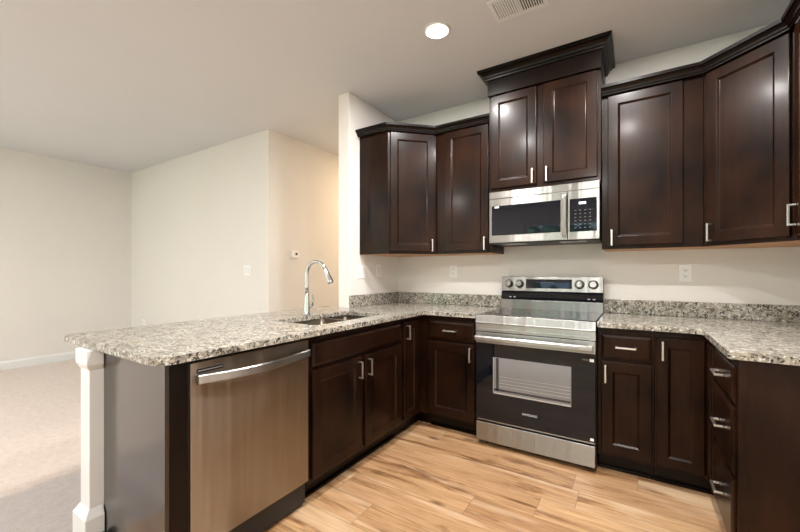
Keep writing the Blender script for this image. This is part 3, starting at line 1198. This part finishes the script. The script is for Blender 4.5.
for i in range(15):
    u_ = i / 14
    z = 0.035 + u_ * 0.285
    y = -0.020 - 0.022 * math.sin(PI * u_)
    sec.append([bm.verts.new(p) for p in ((0.527, y + 0.012, z), (0.527, y + 0.002, z), (0.531, y, z), (0.551, y, z), (0.555, y + 0.002, z), (0.555, y + 0.012, z))])
for i in range(14):
    for k in range(6):
        bm.faces.new((sec[i][k], sec[i][(k + 1) % 6], sec[i + 1][(k + 1) % 6], sec[i + 1][k]))
bm.faces.new(sec[0])
bm.faces.new(sec[-1])
bx(bm, 0.527, 0.555, -0.012, 0.0032, 0.036, 0.056)
bx(bm, 0.527, 0.555, -0.012, 0.0032, 0.299, 0.319)
obj('handle', bm, M['steel'], md, label='bowed stainless upright handle')

# ------------------------------------------------------------ wall plates, thermostat
def rot_y(bm, x, y, z, rz):
    bm.transform(Matrix.Translation((x, y, z)) @ Matrix.Rotation(math.radians(rz), 4, 'Z'))


def plate(name, label, cat, loc, rz, w, h, kind):
    t = thing(name, label, cat, loc, rz, 'wall outlets' if cat == 'outlet' else 'light switches')
    bm = new_bm()
    bx(bm, -w / 2, w / 2, -0.006, -0.0005, -h / 2, h / 2)
    p = obj('cover_plate', bm, M['plate'], t, bevel=0.002)
    if kind == 'outlet':
        for s in (-1, 1):
            bm = new_bm()
            lathe(bm, [(0.0165, 0.0), (0.0165, 0.002), (0.015, 0.003)], (0, -0.0062, s * 0.0195), '-Y', 20)
            o = obj('socket', bm, M['plate'], t)
            bm = new_bm()
            bx(bm, -0.0075, -0.0050, -0.0098, -0.0093, s * 0.0195 - 0.002, s * 0.0195 + 0.007)
            bx(bm, 0.0050, 0.0075, -0.0098, -0.0093, s * 0.0195 - 0.002, s * 0.0195 + 0.006)
            bx(bm, -0.0025, 0.0025, -0.0098, -0.0093, s * 0.0195 - 0.010, s * 0.0195 - 0.005)
            obj('slots', bm, M['slot'], o)
    else:
        n = kind
        for i in range(n):
            x = (i - (n - 1) / 2) * 0.046
            bm = new_bm()
            bx(bm, x - 0.016, x + 0.016, -0.0085, -0.0062, -0.033, 0.033)
            bm2 = bm
            obj('rocker', bm2, M['trim'], t, bevel=0.001)
    return t


plate('wall_outlet', 'white duplex outlet on the back wall left of the range', 'outlet', (0.631, 0, 1.225), 0, 0.072, 0.117, 'outlet')
plate('wall_outlet', 'white duplex outlet on the back wall right of the range', 'outlet', (2.358, 0, 1.210), 0, 0.072, 0.117, 'outlet')
plate('light_switch', 'wide white switch plate with two rockers near the side wall edge beside the sink', 'switch', (0, -0.600, 1.219), 90, 0.118, 0.117, 2)
plate('light_switch', 'slim white single switch plate on the side wall nearer the corner', 'switch', (0, -0.325, 1.232), 90, 0.072, 0.117, 1)
plate('light_switch', 'square white switch plate on the living room wall left of the hall', 'switch', (-1.64, -0.59, 1.235), 0, 0.118, 0.117, 2)
plate('wall_outlet', 'low white outlet on the living room wall above the worktop edge', 'outlet', (-4.15, -0.59, 0.45), 0, 0.072, 0.117, 'outlet')
t = thing('thermostat', 'small white thermostat with dark screen on the hall wall', 'thermostat', (-1.27, -0.235, 1.425), 90)
box('case', (-0.055, 0.055, -0.024, -0.0005, -0.042, 0.042), M['plate'], t, bevel=0.004)
box('screen', (-0.006, 0.026, -0.0255, -0.0245, -0.012, 0.016), M['slot'], t)

# ------------------------------------------------------------ ceiling fittings
def downlight(x, y, watts, label, col=CAN_COL, z=CEIL):
    t = thing('ceiling_downlight', label, 'ceiling light', (x, y, z), 0, 'recessed ceiling lights')
    bm = new_bm()
    lathe(bm, [(0.088, -0.0005), (0.090, -0.004), (0.080, -0.008), (0.066, -0.006), (0.062, -0.0008)], seg=32)
    obj('trim_ring', bm, M['trim'], t)
    bm = new_bm()
    lathe(bm, [(0.060, -0.0085), (0.060, -0.0105)], seg=32, smooth=False)
    obj('lens', bm, M['lens'], t)
    d = bpy.data.lights.new('bulb', 'AREA')
    d.shape = 'DISK'
    d.size = 0.11
    d.energy = watts
    d.color = col
    o = bpy.data.objects.new('bulb', d)
    COL.objects.link(o)
    o.parent = t
    o.location = (0, 0, -0.013)
    return t


downlight(1.000, -1.065, CAN_W, 'round white recessed ceiling light glowing in front of the cabinets')
downlight(2.000, -1.065, CAN_W, 'recessed ceiling light over the right worktop, above the picture')
downlight(1.000, -2.06, CAN_W, 'recessed ceiling light over the dishwasher side, above the picture')
downlight(2.000, -2.06, CAN_W, 'recessed ceiling light over the kitchen floor, above the picture')
for x, y, l in ((-1.2, -4.9, 'added ceiling fill light, unseen behind the camera toward the middle of the room'),
                (-3.6, -4.9, 'added ceiling fill light, unseen behind the camera in the living area'),
                (1.5, -4.6, 'added ceiling fill light, unseen behind the camera in the dining area')):
    downlight(x, y, FILL_W, l)  # unseen lamps added to brighten the living and dining areas
downlight(-0.70, 1.35, HALL_W, 'warm recessed ceiling light down the hall', (1.0, 0.74, 0.48))

t = thing('ceiling_vent', 'white metal air register in the ceiling above the range', 'vent', (1.352, -1.135, CEIL), 0)
bm = new_bm()
VW, VD = 0.300, 0.200
x0, x1, y0, y1 = 0, VW, 0, VD
fr = 0.024
for b_ in ((x0, x0 + fr, y0, y1), (x1 - fr, x1, y0, y1), (x0 + fr, x1 - fr, y0, y0 + fr), (x0 + fr, x1 - fr, y1 - fr, y1), (0.145, 0.157, y0 + fr, y1 - fr)):
    bx(bm, b_[0], b_[1], b_[2], b_[3], -0.010, -0.0005)
obj('frame', bm, M['trim'], t, bevel=0.002)
box('backing', (fr, VW - fr, fr, VD - fr, -0.0025, -0.0006), M['slot'], t)
bm = new_bm()
for (a, b_) in ((fr + 0.003, 0.145), (0.157, VW - fr)):
    n = 9
    for k in range(n):
        xx = a + (b_ - a) * (k + 0.2) / n
        w = (b_ - a) / n * (0.62 if a < 0.1 else 0.34)
        bx(bm, xx, xx + w, fr, VD - fr, -0.0095, -0.003)
obj('louvres', bm, M['plate'], t)
bm = new_bm()
lathe(bm, [(0.005, -0.0105), (0.005, -0.012), (0.003, -0.013)], (0.012, 0.135, 0), seg=14)
obj('screw', bm, M['nickel'], t)
